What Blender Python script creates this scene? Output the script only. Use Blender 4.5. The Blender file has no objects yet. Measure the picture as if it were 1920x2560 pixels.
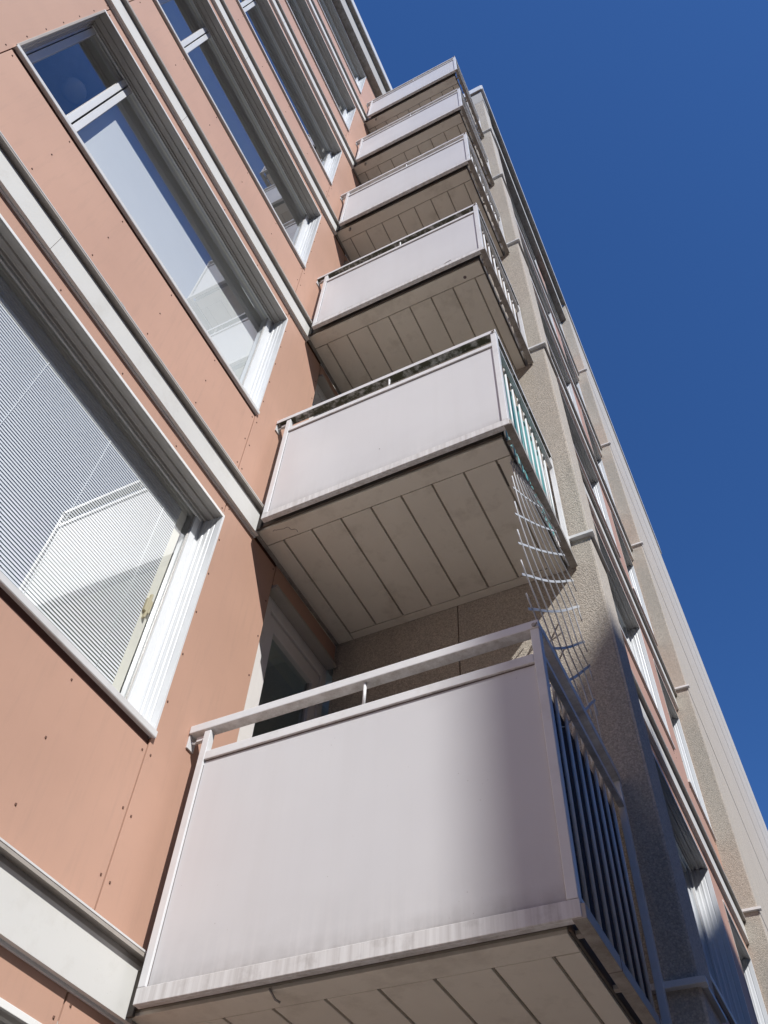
import bpy, bmesh, math, random
from mathutils import Vector, Matrix, Euler
random.seed(7)
scn = bpy.context.scene
COL = scn.collection
H = 2.8                                   # storey height

# ------------------------------------------------------------------ materials
MATS = {}
def nodes_of(name):
    m = bpy.data.materials.new(name); m.use_nodes = True
    nt = m.node_tree; nt.nodes.clear()
    out = nt.nodes.new('ShaderNodeOutputMaterial')
    b = nt.nodes.new('ShaderNodeBsdfPrincipled')
    nt.links.new(b.outputs[0], out.inputs[0])
    MATS[name] = m
    return m, nt, b, out
def N(nt, kind, **kw):
    n = nt.nodes.new(kind)
    for k, v in kw.items():
        if k in n.inputs: n.inputs[k].default_value = v
        else: setattr(n, k, v)
    return n
def ramp(nt, src, stops, interp='LINEAR'):
    r = nt.nodes.new('ShaderNodeValToRGB'); r.color_ramp.interpolation = interp
    el = r.color_ramp.elements
    while len(el) < len(stops): el.new(0.5)
    for e, (p, c) in zip(el, stops):
        e.position = p; e.color = (c, c, c, 1) if isinstance(c, (int, float)) else (*c, 1)
    nt.links.new(src, r.inputs[0]); return r.outputs[0]
def coords(nt, scale=(1, 1, 1), rand=True, world=False):
    """object (or world) coordinates; repeats get their own offset so that no two weather alike"""
    if world:
        src = N(nt, 'ShaderNodeNewGeometry').outputs['Position']
    else:
        src = N(nt, 'ShaderNodeTexCoord').outputs['Object']
    if rand and not world:
        oi = N(nt, 'ShaderNodeObjectInfo')
        mul = N(nt, 'ShaderNodeVectorMath', operation='MULTIPLY_ADD')
        nt.links.new(oi.outputs['Random'], mul.inputs[0]); mul.inputs[1].default_value = (31, 47, 53)
        nt.links.new(src, mul.inputs[2]); src = mul.outputs[0]
    mp = N(nt, 'ShaderNodeMapping'); mp.inputs['Scale'].default_value = scale
    nt.links.new(src, mp.inputs[0]); return mp.outputs[0]
def noise(nt, vec, scale, detail=4, rough=.55):
    n = N(nt, 'ShaderNodeTexNoise', Scale=scale, Detail=detail, Roughness=rough)
    nt.links.new(vec, n.inputs['Vector']); return n.outputs['Fac']
def mix(nt, fac, a, b, mode='MIX'):
    m = nt.nodes.new('ShaderNodeMix'); m.data_type = 'RGBA'; m.blend_type = mode
    def put(i, v):
        if hasattr(v, 'is_output') or isinstance(v, bpy.types.NodeSocket): nt.links.new(v, m.inputs[i])
        elif isinstance(v, (int, float)): m.inputs[i].default_value = v
        else: m.inputs[i].default_value = (*v, 1)
    put(0, fac); put(6, a); put(7, b); return m.outputs[2]
def math_(nt, op, a, b=0.0):
    m = N(nt, 'ShaderNodeMath', operation=op)
    for i, v in enumerate((a, b)):
        if isinstance(v, bpy.types.NodeSocket): nt.links.new(v, m.inputs[i])
        else: m.inputs[i].default_value = v
    return m.outputs[0]
def bump(nt, b, h, strength, dist):
    n = N(nt, 'ShaderNodeBump', Strength=strength, Distance=dist)
    nt.links.new(h, n.inputs['Height']); nt.links.new(n.outputs[0], b.inputs['Normal'])

def paint(name, col, var=.06, rough=.5, dirt=(.25, .22, .19), dirt_amt=.25, dscale=3., streak=False, spec=.3, speck=0, under=0., under_col=(.07,.06,.045), bmp=.15):
    m, nt, b, out = nodes_of(name)
    v = coords(nt)
    n1 = noise(nt, v, dscale, 6, .6)
    base = mix(nt, ramp(nt, n1, [(.3, 0), (.75, 1)]), tuple(c*(1-var) for c in col), tuple(min(1, c*(1+var)) for c in col))
    if streak:
        oi = N(nt, 'ShaderNodeObjectInfo'); hv = N(nt, 'ShaderNodeHueSaturation'); nt.links.new(base, hv.inputs['Color'])
        vr = N(nt, 'ShaderNodeMapRange'); nt.links.new(oi.outputs['Random'], vr.inputs[0]); vr.inputs[3].default_value = .95; vr.inputs[4].default_value = 1.04
        nt.links.new(vr.outputs[0], hv.inputs['Value']); base = hv.outputs[0]
    n2 = noise(nt, coords(nt, (6, 6, .5)) if streak else v, 5., 7, .68)
    f = ramp(nt, n2, [(.52, 0), (.85, dirt_amt)])
    c = mix(nt, f, base, dirt)
    if speck:
        vo = N(nt, 'ShaderNodeTexVoronoi', Scale=60.); nt.links.new(v, vo.inputs['Vector'])
        n3 = noise(nt, v, 9., 3)
        sp = math_(nt, 'MULTIPLY', ramp(nt, vo.outputs['Distance'], [(.06, 1), (.13, 0)]), ramp(nt, n3, [(.56, 0), (.66, speck)]))
        c = mix(nt, sp, c, dirt)
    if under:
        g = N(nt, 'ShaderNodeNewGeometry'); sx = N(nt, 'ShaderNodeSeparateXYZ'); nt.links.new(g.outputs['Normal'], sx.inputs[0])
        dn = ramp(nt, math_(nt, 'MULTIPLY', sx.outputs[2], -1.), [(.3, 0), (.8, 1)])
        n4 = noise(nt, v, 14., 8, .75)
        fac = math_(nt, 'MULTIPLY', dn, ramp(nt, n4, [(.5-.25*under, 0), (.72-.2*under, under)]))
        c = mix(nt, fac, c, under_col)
    nt.links.new(c, b.inputs['Base Color'])
    rr = N(nt, 'ShaderNodeMapRange'); nt.links.new(n1, rr.inputs[0]); rr.inputs[3].default_value = rough-.08; rr.inputs[4].default_value = rough+.1
    nt.links.new(rr.outputs[0], b.inputs['Roughness'])
    b.inputs['Specular IOR Level'].default_value = spec
    if bmp: bump(nt, b, noise(nt, v, 55., 4), bmp, .0015)
    return m

paint('pink_board', (.575, .350, .260), .05, .55, (.40, .27, .21), .35, 1.6, streak=True, bmp=.12)
paint('joint_shade', (.10, .05, .04), .1, .9)
paint('joint_backing', (.18, .07, .04), .1, .8)
paint('band_cream', (.72, .71, .68), .03, .55, (.40, .36, .30), .35, 1.8, speck=.7)
paint('flashing_light', (.72, .71, .70), .05, .42, (.3, .27, .22), .4, 4., spec=.45)
paint('flashing_brown', (.44, .40, .36), .06, .45, (.16, .14, .10), .5, 5., spec=.4)
paint('head_profile', (.50, .47, .435), .08, .35, (.10, .09, .08), .4, 5., spec=.5)
paint('white_frame', (.77, .78, .79), .02, .32, (.55, .53, .48), .18, 4., spec=.5, bmp=.04)
paint('white_lip_glint', (.92, .91, .88), .01, .25, dirt_amt=.05, spec=.6)  # white head lip, and the painted glint along the frame head
paint('door_white', (.80, .765, .74), .03, .4, (.4, .36, .32), .2, 4., bmp=.05)
paint('cream_reveal', (.90, .88, .78), .04, .7, dirt_amt=.1)
paint('room_white', (.80, .82, .82), .03, .8, dirt_amt=.05)
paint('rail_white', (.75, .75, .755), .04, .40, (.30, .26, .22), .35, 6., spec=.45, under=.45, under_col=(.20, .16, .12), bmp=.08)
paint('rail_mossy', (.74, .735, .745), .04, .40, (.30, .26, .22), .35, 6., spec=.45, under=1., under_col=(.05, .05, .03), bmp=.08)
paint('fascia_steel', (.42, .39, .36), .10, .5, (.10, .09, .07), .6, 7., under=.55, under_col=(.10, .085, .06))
paint('soffit_paint', (.77, .73, .64), .05, .75, (.28, .23, .17), .5, 2.2, bmp=.3)
paint('soffit_groove_shade', (.42, .38, .32), .1, .9, (.12, .10, .08), .4)  # darker than the soffit boards, paints the shade inside their grooves
paint('rust_grey', (.12, .105, .09), .2, .7, (.2, .09, .04), .6, 14.)
paint('concrete', (.46, .435, .40), .06, .85, (.25, .22, .19), .4, 1.2, streak=True, bmp=.5)
paint('curtain_grey', (.66, .68, .70), .08, .7)
paint('curtain_cloth', (.42, .46, .48), .06, .9)
paint('roller_cloth', (.80, .83, .84), .02, .8, dirt_amt=.03)
paint('room_dim', (.76, .77, .77), .05, .9)
paint('screw', (.16, .085, .06), .1, .5)
paint('dark_cloth', (.028, .025, .036), .2, .9, dirt_amt=0)
paint('trellis_white', (.58, .60, .63), .04, .35, dirt_amt=.15)
paint('latch_cream', (.70, .62, .42), .04, .4, dirt_amt=.1)
paint('blind_slat', (.90, .92, .93), .02, .35, dirt_amt=.05)
paint('dirt_line', (.17, .14, .135), .25, .9, dirt_amt=.3, dscale=20)
paint('render_wall', (.45, .40, .33), .06, .85, streak=True)
paint('roof_tile', (.22, .09, .06), .1, .8)

# balcony infill sheet: pale board, grubby towards its bottom edge with vertical runs
def infill():
    m, nt, b, out = nodes_of('infill_board')
    v = coords(nt)
    tc = N(nt, 'ShaderNodeTexCoord'); sx = N(nt, 'ShaderNodeSeparateXYZ'); nt.links.new(tc.outputs['Object'], sx.inputs[0])
    n1 = noise(nt, v, 1.3, 3)
    base = mix(nt, ramp(nt, n1, [(.3, 0), (.7, 1)]), (.65, .645, .66), (.695, .69, .70))
    low = ramp(nt, sx.outputs[2], [(.058, 1), (.075, .55), (.13, .18), (.30, .04), (.42, 0)])
    n2 = noise(nt, v, 7., 6, .7)
    f = math_(nt, 'MULTIPLY', low, ramp(nt, n2, [(.25, .25), (.7, .9)]))
    c = mix(nt, f, base, (.27, .25, .235))
    lowr = ramp(nt, sx.outputs[2], [(.06, .6), (.28, .0)])
    runs = noise(nt, coords(nt, (38, 1, 1.2)), 1.0, 3)
    strk = noise(nt, coords(nt, (9, 1, .35)), 1.0, 5, .6)
    c = mix(nt, ramp(nt, strk, [(.5, 0), (.78, .12)]), c, (.50, .475, .46))
    sp = N(nt, 'ShaderNodeTexVoronoi', Scale=26.); nt.links.new(v, sp.inputs['Vector'])
    c = mix(nt, math_(nt, 'MULTIPLY', ramp(nt, sp.outputs['Distance'], [(.035, .7), (.06, 0)]), ramp(nt, noise(nt, v, 4., 2), [(.55, 0), (.62, 1)])), c, (.30, .27, .25))
    c = mix(nt, math_(nt, 'MULTIPLY', lowr, ramp(nt, runs, [(.45, 0), (.7, .35)])), c, (.80, .78, .77))
    nt.links.new(c, b.inputs['Base Color']); b.inputs['Roughness'].default_value = .45; b.inputs['Specular IOR Level'].default_value = .35
    bump(nt, b, noise(nt, v, 2.2, 2), .15, .01)
infill()
# lower front rail: chalky streaks
def streaky():
    m, nt, b, out = nodes_of('streaked_rail')
    s = noise(nt, coords(nt, (46, 3, 1.5)), 1., 4, .6)
    c = mix(nt, ramp(nt, s, [(.35, 0), (.62, 1)]), (.58, .56, .55), (.74, .73, .725))
    c = mix(nt, ramp(nt, noise(nt, coords(nt), 9., 6, .7), [(.55, 0), (.8, .5)]), c, (.25, .22, .2))
    nt.links.new(c, b.inputs['Base Color']); b.inputs['Roughness'].default_value = .5
streaky()
def pebbledash(name, col, gapamt, bs):
    m, nt, b, out = nodes_of(name)
    v = coords(nt, world=True)
    vo = N(nt, 'ShaderNodeTexVoronoi', Scale=190.); nt.links.new(v, vo.inputs['Vector'])
    vo2 = N(nt, 'ShaderNodeTexVoronoi', Scale=125.); nt.links.new(v, vo2.inputs['Vector'])
    hs = N(nt, 'ShaderNodeSeparateColor'); nt.links.new(vo2.outputs['Color'], hs.inputs[0])
    c = ramp(nt, hs.outputs[0], [(0, tuple(q*.62 for q in col)), (.35, tuple(q*.88 for q in col)), (.7, col), (1, tuple(min(1, q*1.25) for q in col))])
    big = noise(nt, v, 1.1, 5, .6)
    c = mix(nt, ramp(nt, big, [(.3, .15), (.75, .6)]), c, tuple(q*.97 for q in col))
    gap = ramp(nt, vo2.outputs['Distance'], [(.4, 0), (.8, gapamt)])
    c = mix(nt, gap, c, tuple(q*.5 for q in col))
    c = mix(nt, ramp(nt, noise(nt, coords(nt, (3, 3, .35), world=True), 2., 5, .6), [(.5, 0), (.8, .3)]), c, (.24, .22, .2))
    nt.links.new(c, b.inputs['Base Color']); b.inputs['Roughness'].default_value = .85; b.inputs['Specular IOR Level'].default_value = .2
    h = math_(nt, 'ADD', math_(nt, 'SUBTRACT', 1., vo2.outputs['Distance']), math_(nt, 'MULTIPLY', vo.outputs['Distance'], -.6))
    bump(nt, b, h, bs, .004)
pebbledash('pebbledash', (.53, .475, .405), .45, .75)
pebbledash('fine_render', (.62, .56, .49), .25, .35)
def glass(name, tint, refl_boost=1.0):
    m = bpy.data.materials.new(name); m.use_nodes = True; nt = m.node_tree; nt.nodes.clear()
    out = nt.nodes.new('ShaderNodeOutputMaterial')
    tr = N(nt, 'ShaderNodeBsdfTransparent'); tr.inputs[0].default_value = (*tint, 1)
    gl = N(nt, 'ShaderNodeBsdfGlossy'); gl.inputs['Roughness'].default_value = .0; gl.inputs[0].default_value = (.95, .97, 1, 1)
    bm = N(nt, 'ShaderNodeBump', Strength=.02, Distance=.02); nt.links.new(noise(nt, coords(nt), 1.1, 2), bm.inputs['Height'])
    nt.links.new(bm.outputs[0], gl.inputs['Normal'])
    ge = N(nt, 'ShaderNodeNewGeometry'); dt = N(nt, 'ShaderNodeVectorMath', operation='DOT_PRODUCT')
    nt.links.new(ge.outputs['Incoming'], dt.inputs[0]); nt.links.new(ge.outputs['Normal'], dt.inputs[1])
    c1 = math_(nt, 'SUBTRACT', 1., math_(nt, 'ABSOLUTE', dt.outputs['Value']))       # Schlick, the same from either side
    r1 = math_(nt, 'ADD', math_(nt, 'MULTIPLY', math_(nt, 'POWER', c1, 5.), .957), .043)
    f = math_(nt, 'DIVIDE', math_(nt, 'MULTIPLY', r1, refl_boost), math_(nt, 'ADD', math_(nt, 'MULTIPLY', r1, refl_boost-1), 1.))   # several panes behind one another
    mx = nt.nodes.new('ShaderNodeMixShader'); nt.links.new(f, mx.inputs[0]); nt.links.new(tr.outputs[0], mx.inputs[1]); nt.links.new(gl.outputs[0], mx.inputs[2])
    nt.links.new(mx.outputs[0], out.inputs[0]); MATS[name] = m
glass('window_glass', (.98, .99, .99), 2.8)       # triple glazing: several reflecting faces
glass('door_glass', (.62, .70, .69), 3.0)
def teal():
    m, nt, b, out = nodes_of('teal_plastic')
    v = coords(nt, (1, 26, 1))
    w = N(nt, 'ShaderNodeTexNoise', Scale=1.); nt.links.new(v, w.inputs['Vector'])
    c = mix(nt, ramp(nt, w.outputs['Fac'], [(.42, 0), (.58, 1)]), (.15, .47, .47), (.38, .68, .66))
    nt.links.new(c, b.inputs['Base Color']); b.inputs['Roughness'].default_value = .3
    t = N(nt, 'ShaderNodeBsdfTranslucent'); nt.links.new(c, t.inputs[0])
    mx = nt.nodes.new('ShaderNodeMixShader'); mx.inputs[0].default_value = .35
    nt.links.new(b.outputs[0], mx.inputs[1]); nt.links.new(t.outputs[0], mx.inputs[2]); nt.links.new(mx.outputs[0], out.inputs[0])
teal()
def groundmat():
    m, nt, b, out = nodes_of('paving')
    v = coords(nt, world=True)
    br = N(nt, 'ShaderNodeTexBrick', Scale=2.0); nt.links.new(v, br.inputs['Vector'])
    br.inputs['Color1'].default_value = (.40, .38, .345, 1); br.inputs['Color2'].default_value = (.44, .415, .375, 1); br.inputs['Mortar'].default_value = (.12, .11, .10, 1); br.inputs['Mortar Size'].default_value = .01
    c = mix(nt, ramp(nt, noise(nt, v, .6, 6), [(.3, 0), (.7, .5)]), br.outputs['Color'], (.22, .21, .2))
    nt.links.new(c, b.inputs['Base Color']); b.inputs['Roughness'].default_value = .9
groundmat()
paint('dull_ground', (.12, .12, .10), .1, .95)
paint('brick_dark', (.30, .22, .17), .1, .9)
paint('asphalt', (.12, .115, .11), .1, .9)

# ------------------------------------------------------------------ mesh builder
class MB:
    def __init__(s): s.bm = bmesh.new(); s.mats = []
    def mi(s, m):
        if m not in s.mats: s.mats.append(m)
        return s.mats.index(m)
    def hexa(s, p, m):
        vs = [s.bm.verts.new(q) for q in p]; i = s.mi(m)
        for f in ((0,3,2,1),(4,5,6,7),(0,1,5,4),(1,2,6,5),(2,3,7,6),(3,0,4,7)):
            s.bm.faces.new([vs[k] for k in f]).material_index = i
    def box(s, x0, x1, y0, y1, z0, z1, m):
        x0, x1 = sorted((x0, x1)); y0, y1 = sorted((y0, y1)); z0, z1 = sorted((z0, z1))
        s.hexa([(x0,y0,z0),(x1,y0,z0),(x1,y1,z0),(x0,y1,z0),(x0,y0,z1),(x1,y0,z1),(x1,y1,z1),(x0,y1,z1)], m)
        return s
    def sheet(s, x, y0, y1, z0, z1, m):
        """one pane of glass: a single face"""
        f = s.bm.faces.new([s.bm.verts.new(p) for p in ((x, y0, z0), (x, y1, z0), (x, y1, z1), (x, y0, z1))]); f.material_index = s.mi(m)
        return s
    def extrude_y(s, prof, y0, y1, m):
        """closed (x,z) profile extruded along y"""
        i = s.mi(m); a = [s.bm.verts.new((x, y0, z)) for x, z in prof]; b = [s.bm.verts.new((x, y1, z)) for x, z in prof]
        n = len(prof)
        for k in range(n): s.bm.faces.new([a[k], a[(k+1) % n], b[(k+1) % n], b[k]]).material_index = i
        s.bm.faces.new(a[::-1]).material_index = i; s.bm.faces.new(b).material_index = i
        return s
    def extrude_z(s, prof, z0, z1, m):
        i = s.mi(m); a = [s.bm.verts.new((x, y, z0)) for x, y in prof]; b = [s.bm.verts.new((x, y, z1)) for x, y in prof]
        n = len(prof)
        for k in range(n): s.bm.faces.new([a[k], a[(k+1) % n], b[(k+1) % n], b[k]]).material_index = i
        s.bm.faces.new(a[::-1]).material_index = i; s.bm.faces.new(b).material_index = i
        return s
    def tube(s, pts, r, m, n=8):
        i = s.mi(m); pts = [Vector(p) for p in pts]; rings = []
        for k, p in enumerate(pts):
            d = (pts[min(k+1, len(pts)-1)] - pts[max(k-1, 0)]).normalized()
            u = d.orthogonal().normalized() if k == 0 else (u - d*u.dot(d)).normalized()
            w = d.cross(u)
            rings.append([s.bm.verts.new(p + (u*math.cos(t*math.tau/n) + w*math.sin(t*math.tau/n))*r) for t in range(n)])
        for a, b in zip(rings, rings[1:]):
            for t in range(n):
                f = s.bm.faces.new([a[t], a[(t+1) % n], b[(t+1) % n], b[t]]); f.material_index = i; f.smooth = True
        s.bm.faces.new(rings[0][::-1]).material_index = i; s.bm.faces.new(rings[-1]).material_index = i
        return s
    def ribbon(s, pts, up, w, t, m):
        """flat strip through pts, w wide along up, t thick"""
        i = s.mi(m); pts = [Vector(p) for p in pts]; R = []
        for k, p in enumerate(pts):
            d = (pts[min(k+1, len(pts)-1)] - pts[max(k-1, 0)]).normalized()
            u = (Vector(up) - d*d.dot(Vector(up))).normalized(); n = d.cross(u)
            R.append([s.bm.verts.new(p + u*a*w/2 + n*b*t/2) for a, b in ((-1,-1),(1,-1),(1,1),(-1,1))])
        for a, b in zip(R, R[1:]):
            for q in range(4): s.bm.faces.new([a[q], a[(q+1) % 4], b[(q+1) % 4], b[q]]).material_index = i
        s.bm.faces.new(R[0][::-1]).material_index = i; s.bm.faces.new(R[-1]).material_index = i
        return s
    def build(s, name, parent=None, bev=0., loc=None, label=None):
        bmesh.ops.recalc_face_normals(s.bm, faces=s.bm.faces[:])
        me = bpy.data.meshes.new(name); s.bm.to_mesh(me); s.bm.free()
        for m in s.mats: me.materials.append(MATS[m])
        o = bpy.data.objects.new(name, me); COL.objects.link(o)
        if parent: o.parent = parent
        if loc: o.location = loc
        if label: o['label'] = label
        if bev:
            b = o.modifiers.new('bevel', 'BEVEL'); b.width = bev; b.segments = 2; b.limit_method = 'ANGLE'; b.angle_limit = math.radians(40); b.harden_normals = False
        return o
def thing(name, label, cat, loc=(0, 0, 0), group=None):
    o = bpy.data.objects.new(name, None); COL.objects.link(o); o.location = loc; o.empty_display_size = .2
    o['label'] = label; o['category'] = cat
    if group: o['group'] = group
    return o
def tag(o, label, cat, group=None):
    o['label'] = label; o['category'] = cat
    if group: o['group'] = group
    return o
def copy_tree(o, parent=None):
    c = o.copy(); COL.objects.link(c)
    if parent: c.parent = parent
    for ch in o.children: copy_tree(ch, c)
    return c

# ------------------------------------------------------------------ setting
GZ = -2.9
g = MB().box(-400, 400, -400, 400, GZ-.5, GZ, 'dull_ground').build('ground'); g['kind'] = 'structure'
rd = MB().box(4.6, 12.2, -200, 200, GZ-.3, GZ+.004, 'asphalt').build('road'); rd['kind'] = 'structure'
pv = MB().box(-3, 4.5, -60, 70, GZ-.3, GZ+.12, 'paving').box(4.5, 4.6, -60, 70, GZ-.3, GZ+.124, 'concrete').build('pavement'); pv['kind'] = 'structure'

# ------------------------------------------------------------------ the apartment building
XA = -.191            # face of the pink wall beside the balconies
XC = 1.489            # face of the pink wall beyond the corner
YP = 1.16             # pebbledash return wall behind the balconies
XF = 1.662            # its outer corner
FL = list(range(-1, 6))
B = thing('apartment_building', 'tall apartment building clad in pink boards, cream bands and pebbledash, seen steeply from below', 'building', (0, 0, GZ))
def bp(mb, name, bev=0., parent=None, label=None):
    o = mb.build(name, parent or B, bev, label=label)
    if parent is None: o.location = (0, 0, -GZ)       # parts are modelled in world space
    return o

def screws(mb, x, pts):
    for y, z in pts:
        r = .0052
        mb.extrude_z([(x-.001, y-r), (x+.0035, y-r*.6), (x+.0035, y+r*.6), (x-.001, y+r)], z-r*.9, z+r*.9, 'screw')
def cladding(x, y0, y1, z0, z1, sc=()):
    mb = MB().box(x-.010, x, y0, y1, z0, z1, 'pink_board'); screws(mb, x, sc)
    return bp(mb, 'cladding_panel', .0012)

def band(x, y0, y1, z, joints=()):
    mb = MB()
    mb.box(x-.03, x+.033, y0, y1, z-.019, z+.166, 'band_cream')
    mb.box(x-.03, x+.0225, y0+.001, y1-.001, z+.166, z+.190, 'head_profile')
    mb.extrude_y([(x-.0305, z-.019), (x-.0305, z-.024), (x+.008, z-.030), (x+.012, z-.030), (x+.012, z-.008), (x+.009, z-.008), (x+.009, z-.0195)], y0, y1, 'white_frame')
    mb.extrude_y([(x-.02, z+.190), (x+.060, z+.190), (x+.060, z+.184), (x+.063, z+.184), (x+.064, z+.206), (x+.060, z+.210), (x-.02, z+.238)], y0, y1, 'flashing_brown')
    mb.box(x+.0602, x+.0655, y0+.001, y1-.001, z+.199, z+.2072, 'flashing_light')
    for j in joints:
        mb.box(x+.03, x+.0665, j-.02, j+.02, z+.2085, z+.2125, 'flashing_light')
        mb.box(x+.033, x+.0345, j-.45, j-.448, z-.018, z+.165, 'dirt_line')
        mb.box(x+.0115, x+.0135, j-.002, j+.03, z-.031, z-.007, 'flashing_light')
    return bp(mb, 'floor_band', .0015)

def window(x, y0, y1, z, mull=None, style='plain'):
    """window with outer frame, sashes, panes, lipped sill and ribbed head trim; z is the storey datum"""
    zs, zh = z+1.05, z+2.63; xf = x-.135
    f = MB()
    f.box(xf-.07, xf, y0, y0+.034, zs, zh+.06, 'white_frame'); f.box(xf-.07, xf, y1-.03, y1, zs, zh+.06, 'white_frame')
    f.box(xf-.07, xf, y0+.034, y1-.03, zh+.02, zh+.06, 'white_frame'); f.box(xf-.07, xf, y0+.034, y1-.03, zs, zs+.035, 'white_frame')
    spans = [(y0+.034, y1-.03)] if mull is None else [(y0+.034, mull), (mull, y1-.03)]
    o = None
    w = bp(f, 'window', .003)
    for a, b in spans:
        s = MB(); t = .044; gp = .006
        a2, b2 = a+gp, b-gp; za, zb = zs+.042, zh+.016
        s.box(xf-.065, xf+.006, a2, a2+t, za, zb, 'white_frame'); s.box(xf-.065, xf+.006, b2-t, b2, za, zb, 'white_frame')
        zt_ = zh-.004
        s.box(xf-.065, xf+.006, a2+t, b2-t, za, za+t, 'white_frame'); s.box(xf-.014, xf+.001, a2+t, b2-t, zt_, zb, 'white_frame')
        s.box(xf-.040, xf-.014, a2+t, b2-t, zt_+.006, zb-.004, 'cream_reveal')
        s.box(xf-.020, xf-.006, a2+t-.001, a2+t+.005, za+t, zt_, 'head_profile'); s.box(xf-.020, xf-.006, b2-t-.005, b2-t+.001, za+t, zt_, 'head_profile')
        bp(s, 'sash', .002, w)
        bp(MB().sheet(xf-.008, a2+t, b2-t, za+t, zt_, 'window_glass'), 'pane', 0, w)
    # far reveal, ribbed aluminium
    j = MB(); prof = [(x+.004, y1-.001)]
    prof = [(xf, y1+.012), (x+.006, y1+.012), (x+.006, y1-.004), (x-.030, y1-.004), (x-.033, y1-.001), (x-.038, y1-.001), (x-.041, y1-.004), (x-.064, y1-.005),
            (x-.068, y1-.009), (x-.076, y1-.009), (x-.080, y1-.006), (x-.100, y1-.006), (x-.104, y1-.012), (x-.114, y1-.012), (x-.118, y1-.009), (xf, y1-.009)]
    j.extrude_z(prof, zs+.02, zh+.004, 'white_frame')
    bp(j, 'side_trim', .0015, w)
    jn = MB().extrude_z([(xf, y0-.012), (x+.004, y0-.012), (x+.004, y0+.003), (x-.05, y0+.003), (x-.054, y0+.010), (x-.1, y0+.010), (x-.104, y0+.02), (xf, y0+.02)], zs+.02, zh+.004, 'flashing_brown')
    bp(jn, 'side_trim', .0015, w)
    h = MB()
    h.extrude_y([(xf-.002, zh+.05), (xf-.002, zh+.012), (x-.122, zh+.012), (x-.118, zh-.006), (x-.108, zh-.006), (x-.104, zh+.012), (x-.088, zh+.016), (x-.084, zh+.002), (x-.062, zh+.002),
                 (x-.058, zh+.016), (x-.034, zh+.016), (x-.030, zh+.002), (x-.012, zh+.002), (x-.008, zh-.006), (x+.002, zh-.008), (x+.004, zh+.012), (x-.004, zh+.020), (x-.004, zh+.05)], y0-.01, y1+.01, 'head_profile')
    h.box(x+.0032, x+.0062, y0-.01, y1+.01, zh-.0085, zh+.0135, 'white_lip_glint')
    h.box(xf-.001, xf+.010, y0+.03, y1-.03, zh-.018, zh+.008, 'white_lip_glint')  # white strip painted in for the aluminium glint at the frame head
    bp(h, 'head_trim', .001, w)
    s = MB().extrude_y([(xf, zs+.03), (xf, zs-.012), (x+.013, zs-.022), (x+.013, zs-.027), (x+.016, zs-.027), (x+.019, zs-.022), (x+.019, zs+.009), (x+.013, zs+.013)], y0-.004, y1+.012, 'flashing_light')
    s.box(x-.0112, x-.0085, y0+.004, y1-.004, z+.970, zs-.010, 'joint_shade')  # dark strip painting the recess shade in the open joint under the sill
    bp(s, 'sill', .0012, w)
    return w

Y0, Y1 = -2.748, -.218
cols = [-.245, -.72, -1.22, -1.732, -2.233, -2.718]
for k in FL:
    z = k*H
    sp = 2.79 if k < 5 else 4.1
    # under the window, above it, and the two upright strips
    cladding(XA, Y0+.003, Y1-.005, z+.225, z+.982, [(y, z+zz) for y in cols for zz in (.376, .66, .943)])
    cladding(XA, Y0+.003, Y1-.005, z+2.645, z+2.775 if k < 5 else 16.76, [(y, z+2.68) for y in cols])
    zz = [z+.373+.0, z+.655, z+.952, z+1.25, z+1.549, z+1.846, z+2.147, z+2.442, z+2.738]
    cladding(XA, Y1+.003, .352, z+.225, z+2.772 if k < 5 else 16.76, [(-.189, q) for q in zz] + [(.329, q) for q in zz])
    cladding(XA, Y0-1.25, Y0-.003, z+.225, z+2.772 if k < 5 else 16.76, [(-2.775, q) for q in zz] + [(-3.95, q) for q in zz])
    cladding(XA, Y0-5.3, Y0-1.256, z+.225, z+2.772 if k < 5 else 16.76, [(-4.05, q) for q in zz])
    cladding(XA, .358, YP-.002, z+2.625, z+2.80 if k < 5 else 16.76)
    band(XA, Y0-5.3, .085, z, joints=(-1.46, -3.9))
    window(XA, Y0, Y1, z, mull=-2.293)
    # balcony door
    d = MB(); xd = XA-.045
    d.box(xd-.08, xd, .358, .455, z+.16, z+2.59, 'door_white'); d.box(xd-.08, xd, 1.10, YP-.004, z+.16, z+2.59, 'door_white')
    d.box(xd-.08, xd, .455, 1.10, z+2.50, z+2.59, 'door_white'); d.box(xd-.08, xd, .455, 1.10, z+.16, z+.20, 'door_white')
    door = bp(d, 'balcony_door', .003)
    l = MB(); a, b, za, zb = .461, 1.094, z+.21, z+2.49; xl = xd-.012
    l.box(xl-.06, xl, a, a+.075, za, zb, 'door_white'); l.box(xl-.06, xl, b-.075, b, za, zb, 'door_white')
    l.box(xl-.06, xl, a+.075, b-.075, zb-.11, zb, 'door_white'); l.box(xl-.06, xl, a+.075, b-.075, za, za+.5, 'door_white')
    bp(l, 'leaf', .003, door)
    bp(MB().sheet(xl-.032, a+.075, b-.075, za+.5, zb-.11, 'door_glass'), 'pane', 0, door)
    bp(MB().box(xl-.042, xl-.02, b-.082, b-.075, za+.5, zb-.11, 'head_profile'), 'seal', 0, door)
    bp(MB().extrude_y([(XA-.05, z+2.592), (XA+.030, z+2.588), (XA+.034, z+2.592), (XA+.034, z+2.612), (XA-.012, z+2.626), (XA-.05, z+2.626)], .362, YP-.01, 'flashing_brown'), 'head_trim', .001, door)

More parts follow.
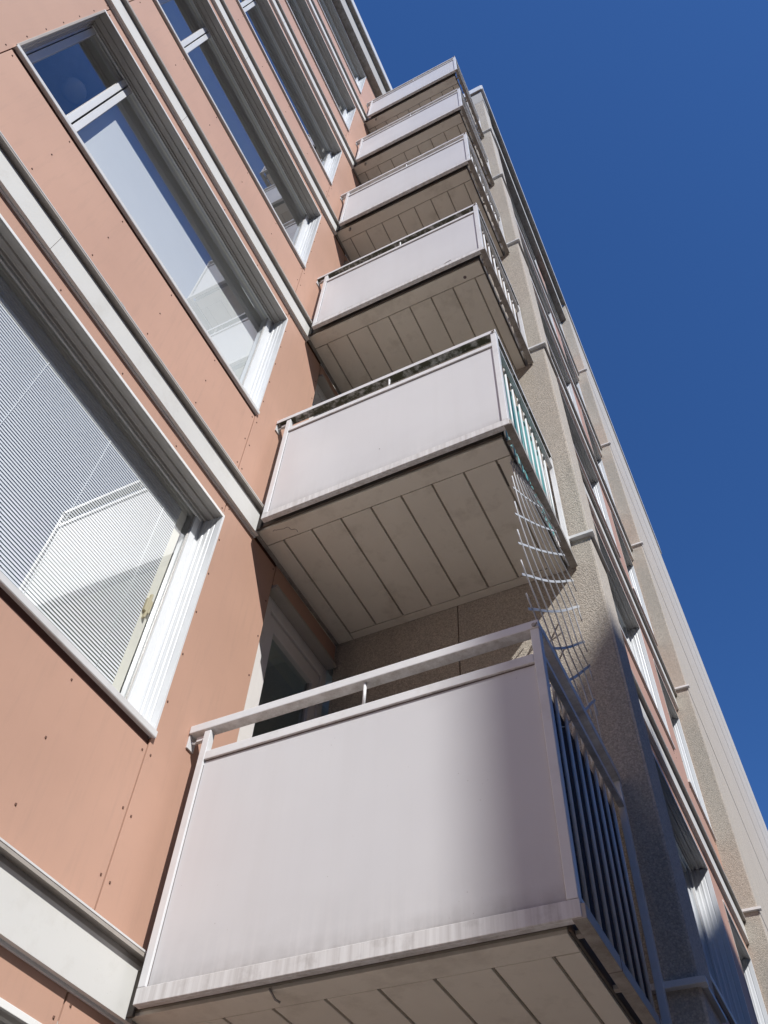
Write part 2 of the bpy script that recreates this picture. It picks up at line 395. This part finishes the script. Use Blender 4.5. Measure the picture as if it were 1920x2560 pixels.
# masonry core behind the boards, with rooms
core = MB()
ZB, ZT = GZ, 16.95
core.box(-.50, XA-.022, -8.1, Y0-.012, ZB, ZT, 'cream_reveal')
core.box(-.50, XA-.022, Y1+.014, .34, ZB, ZT, 'cream_reveal')
for k in range(-2, 6):
    z = k*H
    top = z+H+1.035 if k < 5 else ZT
    core.box(-.40, XA-.023, Y0-.012, Y1+.014, z+2.665, top, 'cream_reveal')
    core.box(-.548, XA-.05, .34, YP+.1, z+2.60, z+H+.15 if k < 5 else ZT, 'cream_reveal')
bp(core, 'wall_core')
jb = MB()
for (a, b) in ((-8.05, Y0-.010), (Y1+.012, .356)): jb.box(XA-.0215, XA-.0115, a, b, ZB, 16.74, 'joint_backing')
for k in range(-2, 6):
    z = k*H; jb.box(XA-.0216, XA-.0112, Y0-.010, Y1+.012, z+2.66, z+H+1.02 if k < 5 else 16.74, 'joint_backing')
    jb.box(XA-.0485, XA-.0112, .3565, YP-.001, z+2.63, z+H+.02 if k < 5 else 16.74, 'joint_backing')
bp(jb, 'joint_backing')
rm = MB()
for k in range(-1, 7): rm.box(-5, -.501, -8, 4, k*H-.1, k*H+.12, 'room_dim')
rm.box(-5.2, -5, -8, 4, ZB, ZT, 'room_dim'); rm.box(-5, -.502, -.16, -.02, ZB, ZT-.4, 'room_white'); rm.box(-5, -.502, -4.4, -4.3, ZB, ZT-.4, 'room_white')
rm.box(-5, -.502, 1.7, 1.8, ZB, ZT-.4, 'room_white')
bp(rm, 'room_interior')
# roof edge over the pink wall
def eaves(x, y0, y1, name='eaves'):
    e = MB()
    e.box(x-.3, x+.136, y0, y1, 16.78, 16.84, 'fascia_steel')
    e.box(x-.2, x+.134, y0+.001, y1-.001, 16.84, 17.55, 'concrete')
    for j in range(int(y0)+1, int(y1)+1): e.box(x+.134, x+.1355, j*1.0-.006, j*1.0+.006, 16.86, 17.54, 'fascia_steel') if j % 2 == 0 else None
    e.box(x-.3, x+.222, y0, y1, 17.551, 17.60, 'fascia_steel')
    e.box(x+.18, x+.228, y0-.002, y1+.002, 17.60, 17.95, 'flashing_light')
    return bp(e, name, .003)
eaves(XA, -8.1, YP-.12)
rf = MB().box(-6, XA+.17, -8.1, 1.2, 17.601, 17.9, 'concrete').box(-6, XF-.05, 1.2, 60, 17.602, 17.901, 'concrete')
bp(rf, 'roof_slab')

# ---- pebbledash return wall with its corner pier, and the wall beyond
pw = MB()
for x0, x1 in ((XA-.0, .716), (.722, XF-.012)):
    for k in range(-2, 7):
        pw.box(x0, x1, YP, YP+.05, max(GZ, k*H+.274+.003), min(16.72, (k+1)*H+.274-.003), 'pebbledash')
bp(pw, 'pebbledash_wall', .002)
bp(MB().box(-.19, XF-.02, YP+.012, YP+.2, GZ, 17.5, 'joint_backing'), 'wall_core')
pc = MB()
for k in range(-2, 7):
    pc.box(XC-.15, XF, YP+.004, 1.512, max(GZ, k*H+.274+.002), min(16.72, (k+1)*H+.274-.002), 'fine_render')
pc.box(-.1, XF+.0, YP-.002, 1.53, 16.735, 17.56, 'concrete')
bp(pc, 'corner_pier', .003)
def cap(z, pts, side, name='cap_flashing'):
    """bent metal strip following plan points, 30 mm proud"""
    mb = MB()
    for (a, b) in zip(pts, pts[1:]):
        x0, x1 = sorted((a[0], b[0])); y0, y1 = sorted((a[1], b[1]))
        if x1-x0 > y1-y0: mb.box(x0, x1-.0201, y0-.030, y0+.02, z, z+.026, 'flashing_light')
        else:
            mb.box(x0-.02, x0+.026, y0-.0299, y0+.02, z+.0003, z+.0257, 'flashing_light')
            mb.box(x0-.02, x0+side, y0+.0201, y1, z+(.004 if side > .01 else .009), z+(.024 if side > .01 else .019), 'head_profile')
    return bp(mb, name, .0015)
X2, YF = 1.692, 6.20
for k in range(-1, 6):
    z = k*H+.270
    cap(z, [(1.46, YP), (XF+.002, YP), (XF+.002, 1.515)], .02)
    cap(z, [(XC, YF), (X2+.002, YF), (X2+.002, 60)], .002)
for x0, y0, y1 in ((XF, YP, 1.53),):
    e = MB(); e.box(-.1, x0+.03, y0-.045, y0-.002, 17.58, 17.60, 'fascia_steel'); e.box(-.1, x0+.034, y0-.05, y0-.004, 17.60, 17.95, 'flashing_light')
    bp(e, 'roof_flashing', .003)
eaves(XC, 1.52, YF-.01)
e = MB(); e.box(X2-.03, X2+.030, YP-.04, 14.5, 17.60, 17.95, 'flashing_light'); bp(e, 'roof_flashing', .003)

# pink wall beyond the corner
for k in FL:
    z = k*H
    top = z+2.772 if k < 5 else 16.76
    zz = [z+.373, z+.655, z+.952, z+1.25, z+1.549, z+1.846, z+2.147, z+2.442, z+2.738]
    for a, b in ((2.0, 4.53), (5.08, 6.16)):
        cladding(XC, a+.003, b-.005, z+.225, z+.982, [(a+.03+q*.49, z+h) for q in range(int((b-a)/.49)+1) for h in (.376, .66, .948)])
        cladding(XC, a+.003, b-.005, z+2.645, top)
    cladding(XC, 1.515, 1.997, z+.225, top); cladding(XC, 4.533, 5.077, z+.225, top, [(4.56, q) for q in zz]+[(5.05, q) for q in zz]); cladding(XC, 6.163, YF-.002, z+.225, top)
    band(XC, 1.515, YF-.004, z, joints=(3.4,))
    window(XC, 2.0, 4.53, z, mull=2.45); window(XC, 5.08, 6.16, z)
c2 = MB()
for a, b in ((1.53, 1.988), (4.542, 5.068), (6.172, 6.4)): c2.box(XC-.36, XC-.0115, a, b, GZ, 16.74, 'cream_reveal')
for k in range(-2, 6):
    for a, b in ((1.988, 4.542), (5.068, 6.172)): c2.box(XC-.36, XC-.0112, a, b, k*H+2.665, k*H+H+1.02 if k < 5 else 16.74, 'cream_reveal')
for k in range(-1, 7): c2.box(-3, XC-.361, 1.8, 6.4, k*H-.1, k*H+.12, 'room_white')
bp(c2, 'wall_core')
p2 = MB()
for k in range(-2, 7):
    z0, z1 = max(GZ, k*H+.277), min(17.55, (k+1)*H+.271)
    if z1 <= z0: continue
    p2.box(XC-.3, X2-.01, YF, YF+.05, z0, z1, 'pebbledash')
bp(p2, 'pebbledash_wall', .002)
p3 = MB()
for k in range(-2, 7):
    z0, z1 = max(GZ, k*H+.276), min(17.55, (k+1)*H+.272)
    if z1 <= z0: continue
    for a, b in ((YF+.004, 14.0), (14.002, 60.)): p3.box(XC-.3, X2, a, b, z0, z1, 'fine_render')
bp(p3, 'corner_pier', .003)

# ------------------------------------------------------------------ balconies
def make_balcony():
    b = thing('balcony', 'x', 'balcony')
    f = MB()
    f.box(-.096, -.061, 0, .036, .058, 1.19, 'rail_white')                  # left post
    f.box(1.492, 1.530, 0, .040, .0585, 1.2005, 'rail_white')                 # right post
    f.box(-.061, 1.492, .001, .034, 1.024, 1.070, 'rail_white')             # upper rail
    f.build('front_frame', b, .003)
    bt = MB(); bt.box(-.096, 1.532, -.001, .012, .001, .057, 'streaked_rail'); bt.box(-.094, 1.53, .012, .034, 0, .006, 'rail_white')
    bt.build('bottom_rail', b, .002)
    MB().box(-.0605, 1.4915, .012, .018, .0575, 1.0235, 'infill_board').build('front_panel', b)
    dl = MB()
    dl.box(-.0605, 1.4915, .0105, .0135, .0572, .0605, 'dirt_line')
    dl.box(-.0615, -.0590, .0105, .0135, .0605, 1.0, 'dirt_line'); dl.box(1.4895, 1.492, .0105, .0135, .0605, 1.0, 'dirt_line'); dl.box(-.058, 1.489, .0108, .0135, 1.018, 1.0238, 'dirt_line')
    dl.build('panel_seal', b)
    h = MB(); h.box(-.187, 1.532, -.002, .056, 1.201, 1.246, 'rail_white'); h.box(1.476, 1.534, .056, 1.125, 1.202, 1.245, 'rail_white')
    h.build('handrail', b, .004)
    MB().tube([(.73, .016, 1.070), (.73, .016, 1.201)], .0075, 'rail_white').build('handrail_post', b)
    p = MB(); p.tube([(1.512, -.010, 1.215), (1.512, .0, 1.215)], .009, 'fascia_steel', 10); p.tube([(1.512, -.004, 1.215), (1.528, -.014, 1.212)], .004, 'fascia_steel', 6)
    p.build('bolt', b)
    br = MB(); br.tube([(-.185, .03, 1.17), (-.16, .03, 1.16), (-.145, .03, 1.17)], .006, 'rail_white', 8); br.box(-.15, -.10, .02, .04, 1.160, 1.185, 'rail_white'); br.box(-.19, -.182, .005, .055, 1.13, 1.20, 'rail_white')
    br.build('wall_bracket', b, .001)
    s = MB()
    s.box(1.500, 1.528, .042, 1.125, 1.058, 1.084, 'rail_white'); s.box(1.500, 1.530, .036, 1.135, .044, .078, 'rail_white')
    s.box(1.498, 1.530, 1.10, 1.135, .078, 1.2, 'rail_white')
    s.build('side_frame', b, .002)
    for i in range(8):
        y = .112+.1265*i
        MB().tube([(1.494, y, .060), (1.494, y, 1.112)], .0078, 'rail_white', 10).build('baluster', b)
    c = MB(); c.box(1.5005, 1.546, .002, 1.15, -.004, .042, 'fascia_steel')
    for y in (.35, .80): c.box(1.4995, 1.5475, y, y+.004, -.0055, .0435, 'dirt_line')
    c.build('side_fascia', b, .002)
    for y in (.12, .50, .98):
        a = MB(); a.box(1.45, 1.505, y, y+.025, .012, .028, 'fascia_steel'); a.build('support_lug', b, .001)
    e = MB()
    e.box(-.19, 1.462, .078, YP-.002, .014, .15, 'soffit_groove_shade')  # slab body coloured darker so the grooves between boards look shaded
    xs = [-.05, .152, .357, .563, .766, .968, 1.172, 1.374]; g_ = .006
    e.box(-.19, 1.462, .078, .197, 0, .0145, 'soffit_paint'); e.box(-.19, -.056, .205, YP-.003, 0, .0146, 'soffit_paint')
    e.box(1.380, 1.462, .205, YP-.003, 0, .0146, 'soffit_paint'); e.box(-.05, 1.374, 1.098, YP-.003, 0, .0147, 'soffit_paint')
    for a, c2_ in zip(xs, xs[1:]): e.box(a+g_, c2_-g_, .203, 1.09, .0012, .0148, 'soffit_paint')
    e.box(-.188, 1.4635, .066, .078, .02, .149, 'rust_grey'); e.box(1.462, 1.474, .08, YP-.004, .01, .148, 'rust_grey')
    e.box(-.06, 1.49, .035, .0775, .098, .108, 'rust_grey')
    e.build('floor_slab', b, .002)
    w = MB(); w.box(-.190, -.166, .086, YP-.004, -.012, -.0005, 'fascia_steel')
    w.box(-.190, -.130, .050, .064, -.01, .15, 'rust_grey')
    w.build('wall_angle', b, .002)
    return b
LB = ['lowest balcony, nearest the viewer, with its dark privacy screen behind the side bars',
      'second balcony from the bottom, with teal plastic behind its side bars and a cracked underside',
      'third balcony from the bottom, mossy handrail, directly above the teal screened one',
      'fourth balcony from the bottom, in the middle of the upper part of the stack',
      'fifth balcony from the bottom, directly under the topmost one',
      'topmost balcony of the stack, standing against the open sky below the roof']
DZ = [0, .012, .02, .02, .0, -.02]
proto = make_balcony()
bal = []
for k in range(6):
    o = proto if k == 0 else copy_tree(proto)
    o.location = (0, 0, k*H+DZ[k]); o['label'] = LB[k]; o['group'] = 'balconies stacked one above another'
    bal.append(o)
for k in (1, 2):                                  # moss under these handrails
    for ch in bal[k].children:
        if ch.name.startswith('handrail') and 'post' not in ch.name:
            ch.data = ch.data.copy(); ch.data.materials[0] = MATS['rail_mossy']
for k in (3, 4, 5):
    MB().tube([(-.03+.01*k, .10, .0), (-.03+.01*k, .10, -.07)], .013, 'fascia_steel', 10).build('drain_pipe', bal[k])
# crack and rust on the underside of the second balcony, spall on the fourth
cr = [(-.075,.112),(-.060,.107),(-.052,.113),(-.030,.116),(-.004,.123),(.020,.120),(.031,.126),(.033,.141),(.040,.150),(.058,.153),(.066,.164),(.064,.181)]
MB().ribbon([(x, y, -.0003) for x, y in cr], (.3, 1, 0), .0032, .0012, 'dirt_line').build('crack', bal[1])
MB().ribbon([(1.377, .23, .0004), (1.375, .40, .0004)], (1, 0, 0), .012, .003, 'rust_grey').build('rust_stain', bal[1])
MB().ribbon([(.07, .0098, .066), (.12, .0098, .070), (.20, .0098, .082), (.30, .0098, .086)], (0, 0, 1), .006, .002, 'dirt_line').ribbon([(1.16, .0098, .075), (1.20, .0098, .10), (1.24, .0098, .108)], (0, 0, 1), .005, .002, 'dirt_line').build('peeling_paint', bal[2])
MB().ribbon([(.70, .0098, .30), (.703, .0098, .293)], (1, 0, 0), .004, .001, 'dirt_line').build('peeling_paint', bal[1])
MB().tube([(1.30, .16, -.001), (1.30, .16, .004)], .014, 'dirt_line', 12).build('drill_hole', bal[2])
MB().tube([(.42, .07, .004), (.43, .10, -.02), (.445, .11, -.028)], .004, 'fascia_steel', 6).build('wire_hook', bal[0])

# privacy screens
sc0 = MB()
sc0.box(1.466, 1.474, .06, 1.10, .085, 1.05, 'dark_cloth')
tag(sc0.build('privacy_screen', None), 'dark navy screen tied behind the side bars of the lowest balcony', 'screen')
t = MB(); i = t.mi('teal_plastic'); n = 150; cols_ = []
for q in range(n+1):
    y = .05 + .93*q/n; x = 1.472 + .008*math.sin(q/n*math.tau*14)
    cols_.append([t.bm.verts.new((x, y, z)) for z in (H+.085, H+1.075)])
for a, b in zip(cols_, cols_[1:]):
    fc = t.bm.faces.new([a[0], b[0], b[1], a[1]]); fc.material_index = i; fc.smooth = True
root = thing('privacy_screen', 'teal corrugated plastic screen behind the side bars of the second balcony', 'screen', (0, 0, 0))
t.build('corrugated_sheet', root)
MB().box(1.468, 1.476, .985, 1.095, H+.085, H+1.075, 'door_white').build('end_board', root)

# twisted lattice hanging between the two lowest balconies
L = [(1.45,.236,2.776),(1.45,.239,2.535),(1.45,.223,2.276),(1.45,.214,2.023),(1.45,.211,1.785),(1.45,.238,1.575),(1.45,.264,1.362),(1.445,.295,1.156),(1.44,.328,.963)]
Rr = [(1.495,.42,2.79),(1.51,.60,2.765),(1.515,.771,2.745),(1.515,.881,2.642),(1.515,.991,2.525),(1.515,1.006,2.314),(1.515,.95,1.98),(1.515,.969,1.818),(1.515,.917,1.543)]
def lat(i, tt):
    """point on strip position i (may be fractional) at fraction tt across"""
    i = max(-.6, min(8.6, i)); k = min(7, max(0, int(math.floor(i)))); f = i-k
    a = Vector(L[k]).lerp(Vector(L[k+1]), f); b = Vector(Rr[k]).lerp(Vector(Rr[k+1]), f)
    p = a.lerp(b, tt); p.z -= .03*math.sin(math.pi*max(0, min(1, tt)))*(1 if i > 3 else .5); return p
lt = thing('lattice_screen', 'curled white lattice of thin rods and flat strips hanging below the teal screened balcony', 'lattice', (1.48, .6, 2.8))
for i, (a_, b_) in enumerate((((1.45, .236, 2.776), (1.47, .24, 2.815)), ((1.495, .42, 2.79), (1.50, .42, 2.85)), ((1.51, .60, 2.765), (1.512, .60, 2.82)), ((1.515, .771, 2.745), (1.515, .775, 2.82)), ((1.44, .328, .963), (1.494, .34, .96)), ((1.515, .95, 1.24), (1.515, .917, 1.543)))):
    o = MB().tube([a_, b_], .0025, 'trellis_white', 6).build('tie', lt); o.location = (-1.48, -.6, -2.8)
for i in range(9):
    o = MB().ribbon([lat(i, -.06+1.12*q/8) for q in range(9)], (0, .25, 1), .013, .003, 'trellis_white').build('strip', lt); o.location = (-1.48, -.6, -2.8)
NB = 8
for bidx in range(-6, 9):
    pts = []
    for q in range(-2, 4*NB+3):
        tt = q/(4*NB); i = bidx + tt*(NB-1)
        if -.5 <= i <= 8.5: pts.append(lat(i, tt) + Vector((.003, 0, 0)))
    if len(pts) > 2:
        o = MB().tube(pts, .0042, 'trellis_white', 6).build('rod', lt); o.location = (-1.48, -.6, -2.8)

# ------------------------------------------------------------------ things inside the windows
vb = thing('venetian_blind', 'white venetian blind with fine open slats between the panes of the lowest window', 'blind', (-.346, -1.2, 1.3))
sl = MB()
zc_ = 1.15; ya, yb = -2.22, -.395
while zc_ < 2.42:
    w_ = .0004*math.sin(zc_*91)
    sl.hexa([(-.3485, ya, zc_+.0082+w_), (-.3450, ya, zc_-.0080), (-.3450, yb, zc_-.0080), (-.3485, yb, zc_+.0082-w_),
             (-.3491, ya, zc_+.0078+w_), (-.3456, ya, zc_-.0084), (-.3456, yb, zc_-.0084), (-.3491, yb, zc_+.0078-w_)], 'blind_slat')
    zc_ += .0192
o = sl.build('slats', vb); o.location = (.346, 1.2, -1.3)
for y in (-.52, -1.0, -1.5, -2.0):
    o = MB().tube([(-.342, y, 1.15), (-.342, y, 2.43)], .0016, 'blind_slat', 5).build('ladder_cord', vb); o.location = (.346, 1.2, -1.3)
hr_ = MB().box(-.365, -.345, ya, yb, 2.43, 2.46, 'blind_slat')
for q_ in range(4): hr_.box(-.37, -.343, ya, yb, 2.475+.024*q_, 2.493+.024*q_, 'curtain_grey')
o = hr_.build('head_rail', vb); o.location = (.346, 1.2, -1.3)
is_ = MB().box(-.40, -.36, -.385, -.33, 1.12, 2.60, 'cream_reveal').box(-.40, -.36, -2.24, -.33, 1.06, 1.12, 'cream_reveal').box(-.40, -.36, -2.24, -2.20, 1.12, 2.60, 'cream_reveal')
is_.box(-.40, -.36, -2.24, -.33, 2.60, 2.64, 'cream_reveal'); bp(is_, 'inner_sash', .002)
bp(MB().box(-.372, -.342, -.385, -.345, 1.74, 1.83, 'latch_cream').box(-.36, -.341, -.372, -.360, 1.70, 1.87, 'latch_cream'), 'window_latch', .004)

rb = MB().box(-.4385, -.4355, -2.245, Y1-.02, H+1.0, H+2.69, 'roller_cloth').build('roller_blind', None); tag(rb, 'pale roller blind drawn down inside the second window from the bottom', 'blind')
for k, y0_, y1_, lab in ((3, -2.70, -.26, 'grey curtain hanging behind the glass of the fourth window from the bottom'), (4, -2.70, -.26, 'grey curtain hanging behind the glass of the fifth window from the bottom'), (5, -2.70, -.26, 'grey curtain hanging behind the glass of the topmost window')):
    cu = MB(); i_ = cu.mi('curtain_cloth'); cc = []
    for q in range(161):
        y_ = y0_+(y1_-y0_)*q/160; x_ = -.53+.018*math.sin(q*.55)+.008*math.sin(q*1.31)
        cc.append([cu.bm.verts.new((x_, y_, z_)) for z_ in (k*H+.9, k*H+2.64)])
    for a_, b_ in zip(cc, cc[1:]):
        f_ = cu.bm.faces.new([a_[0], b_[0], b_[1], a_[1]]); f_.material_index = i_; f_.smooth = True
    tag(cu.build('curtain', None), lab, 'curtain', 'curtains in the upper windows')
pl = thing('pendant_lamp', 'white bowl lamp hanging inside the upper pane of the second window', 'lamp', (-.64, -2.44, 5.26))
lm = MB(); i = lm.mi('room_white'); rings = []
for q in range(7):
    a = q/6*math.pi/2; rings.append([lm.bm.verts.new((.09*math.sin(a)*math.cos(s_*math.tau/24), .09*math.sin(a)*math.sin(s_*math.tau/24), -.06*math.cos(a))) if q else None for s_ in range(24)])
c0 = lm.bm.verts.new((0, 0, -.06))
for s_ in range(24):
    f_ = lm.bm.faces.new([c0, rings[1][s_], rings[1][(s_+1) % 24]]); f_.smooth = True
    for q in range(1, 6):
        f_ = lm.bm.faces.new([rings[q][s_], rings[q+1][s_], rings[q+1][(s_+1) % 24], rings[q][(s_+1) % 24]]); f_.smooth = True
lm.build('shade', pl); MB().tube([(0, 0, -.02), (0, 0, .24)], .006, 'room_white', 6).build('cord', pl)

# ------------------------------------------------------------------ house across the street (its gable shades the lower right)
hs = thing('gabled_house', 'tall rendered house with a tiled gable roof across the street', 'house', (14.5, -6.7, GZ))
hx, hya, hyb, he, hr = 14.5, -10.1, -3.45, 16.9, 18.17
b = MB(); i = b.mi('render_wall')
b.box(hx, hx+11, hya, hyb, GZ, he, 'render_wall')
o = b.build('wall', hs); o.location = (-14.5, 6.7, -GZ)
b = MB(); i = b.mi('roof_tile'); ym = (hya+hyb)/2
vs = [b.bm.verts.new(p) for p in ((hx-.02, hya-.05, he), (hx-.02, hyb+.05, he), (hx-.02, ym, hr), (hx+11.02, hya-.05, he), (hx+11.02, hyb+.05, he), (hx+11.02, ym, hr))]
for f_ in ((0,1,2),(3,5,4),(0,2,5,3),(2,1,4,5),(1,0,3,4)): b.bm.faces.new([vs[q] for q in f_]).material_index = 0
o = b.build('roof', hs); o.location = (-14.5, 6.7, -GZ)
for zz in range(0, 6):
    for yy in (-9.3, -7.4, -5.4):
        w = MB().box(hx-.02, hx+.02, yy, yy+1.2, zz*3-1.6, zz*3, 'white_frame').build('window', hs, .01); w.location = (-14.5, 6.7, -GZ)
        p = MB().box(hx-.026, hx-.021, yy+.08, yy+1.12, zz*3-1.52, zz*3-.08, 'door_glass').build('pane', w)

def skyblock_house(x0, x1, y0, y1, h, label, face):  # houses out of view, added to block the bright low sky and cut ambient light
    t_ = thing('skyblock_house', label, 'house', ((x0+x1)/2, (y0+y1)/2, GZ)); off = (-(x0+x1)/2, -(y0+y1)/2, -GZ)
    o_ = MB().box(x0, x1, y0, y1, GZ, h, 'brick_dark').build('wall', t_); o_.location = off
    o_ = MB().extrude_y([(x0-.3, h), (x1+.3, h), (x1-1.5, h+1.6), (x0+1.5, h+1.6)], y0-.2, y1+.2, 'roof_tile').build('roof', t_); o_.location = off
    n_ = int((y1-y0)/3.2)
    for r_ in range(int((h-GZ)/3)):
        for c_ in range(n_):
            ya = y0+.9+c_*3.2; za = GZ+1+r_*3; xx = x0 if face < 0 else x1
            o_ = MB().box(xx-.03, xx+.03, ya, ya+1.3, za, za+1.5, 'white_frame').build('window', t_); o_.location = off
            MB().box(xx+face*.031-.002, xx+face*.031+.002, ya+.08, ya+1.22, za+.08, za+1.42, 'door_glass').build('pane', o_)
skyblock_house(16.5, 27, -1.8, 14, 13.4, 'unseen long dark brick house across the street, added to block low sky light, next to the gabled one', -1)
skyblock_house(16.5, 27, 15, 34, 12.2, 'unseen far dark brick house across the street, added to block low sky light', -1)
skyblock_house(16.5, 27, -46, -17, 16.5, 'unseen dark brick house across the street, added to block low sky light, farthest to the left behind the viewer', -1)
skyblock_house(-14, 12, -46, -32, 16, 'unseen wide dark brick house behind the viewer, added to block low sky light', 1)

# ------------------------------------------------------------------ camera, light, world
R = ((0.895772764003077, 0.4424567092200091, 0.04269913039498607), (-0.33215832654475186, 0.7300996707563691, -0.5971811424253377), (-0.2954014241287231, 0.5207557308639452, 0.8009690801741853))
cam_d = bpy.data.cameras.new('camera'); cam = bpy.data.objects.new('camera', cam_d); COL.objects.link(cam)
Mx = Matrix(((R[0][0], -R[1][0], -R[2][0], 0), (R[0][1], -R[1][1], -R[2][1], 0), (R[0][2], -R[1][2], -R[2][2], 0), (0, 0, 0, 1)))
Mx.translation = Vector((2.1363995841852996, -2.4072762219246004, -1.2976362159881156))
cam.matrix_world = Mx
cam_d.sensor_fit = 'VERTICAL'; cam_d.sensor_height = 36; cam_d.lens = 29.711; cam_d.clip_start = .05; cam_d.clip_end = 2000
scn.camera = cam

sun_dir = Vector((1, -.76, 1.18)).normalized()          # towards the sun
sd = bpy.data.lights.new('sun', 'SUN'); sd.energy = 4.9; sd.angle = math.radians(.53); sd.color = (1, .985, .95)
so = bpy.data.objects.new('sun', sd); COL.objects.link(so); so.rotation_euler = sun_dir.to_track_quat('Z', 'Y').to_euler()
w = bpy.data.worlds.new('World'); scn.world = w; w.use_nodes = True; nt = w.node_tree
bg = nt.nodes['Background']
sky = nt.nodes.new('ShaderNodeTexSky'); sky.sky_type = 'NISHITA'; sky.sun_disc = False
sky.sun_elevation = math.asin(sun_dir.z); sky.sun_rotation = math.atan2(sun_dir.x, sun_dir.y)
sky.air_density = 1.0; sky.dust_density = .2; sky.ozone_density = 3.0; sky.altitude = 200
tint = nt.nodes.new('ShaderNodeMix'); tint.data_type = 'RGBA'; tint.blend_type = 'MULTIPLY'; tint.inputs[0].default_value = 1
tint.inputs[7].default_value = (.47, .84, 1.33, 1)      # deep, polarised autumn blue
nt.links.new(sky.outputs[0], tint.inputs[6]); nt.links.new(tint.outputs[2], bg.inputs[0]); bg.inputs[1].default_value = .10
scn.view_settings.view_transform = 'Standard'; scn.view_settings.look = 'None'; scn.view_settings.exposure = 0
scn.cycles.max_bounces = 10; scn.cycles.transparent_max_bounces = 16
scn.cycles.caustics_reflective = False; scn.cycles.caustics_refractive = False
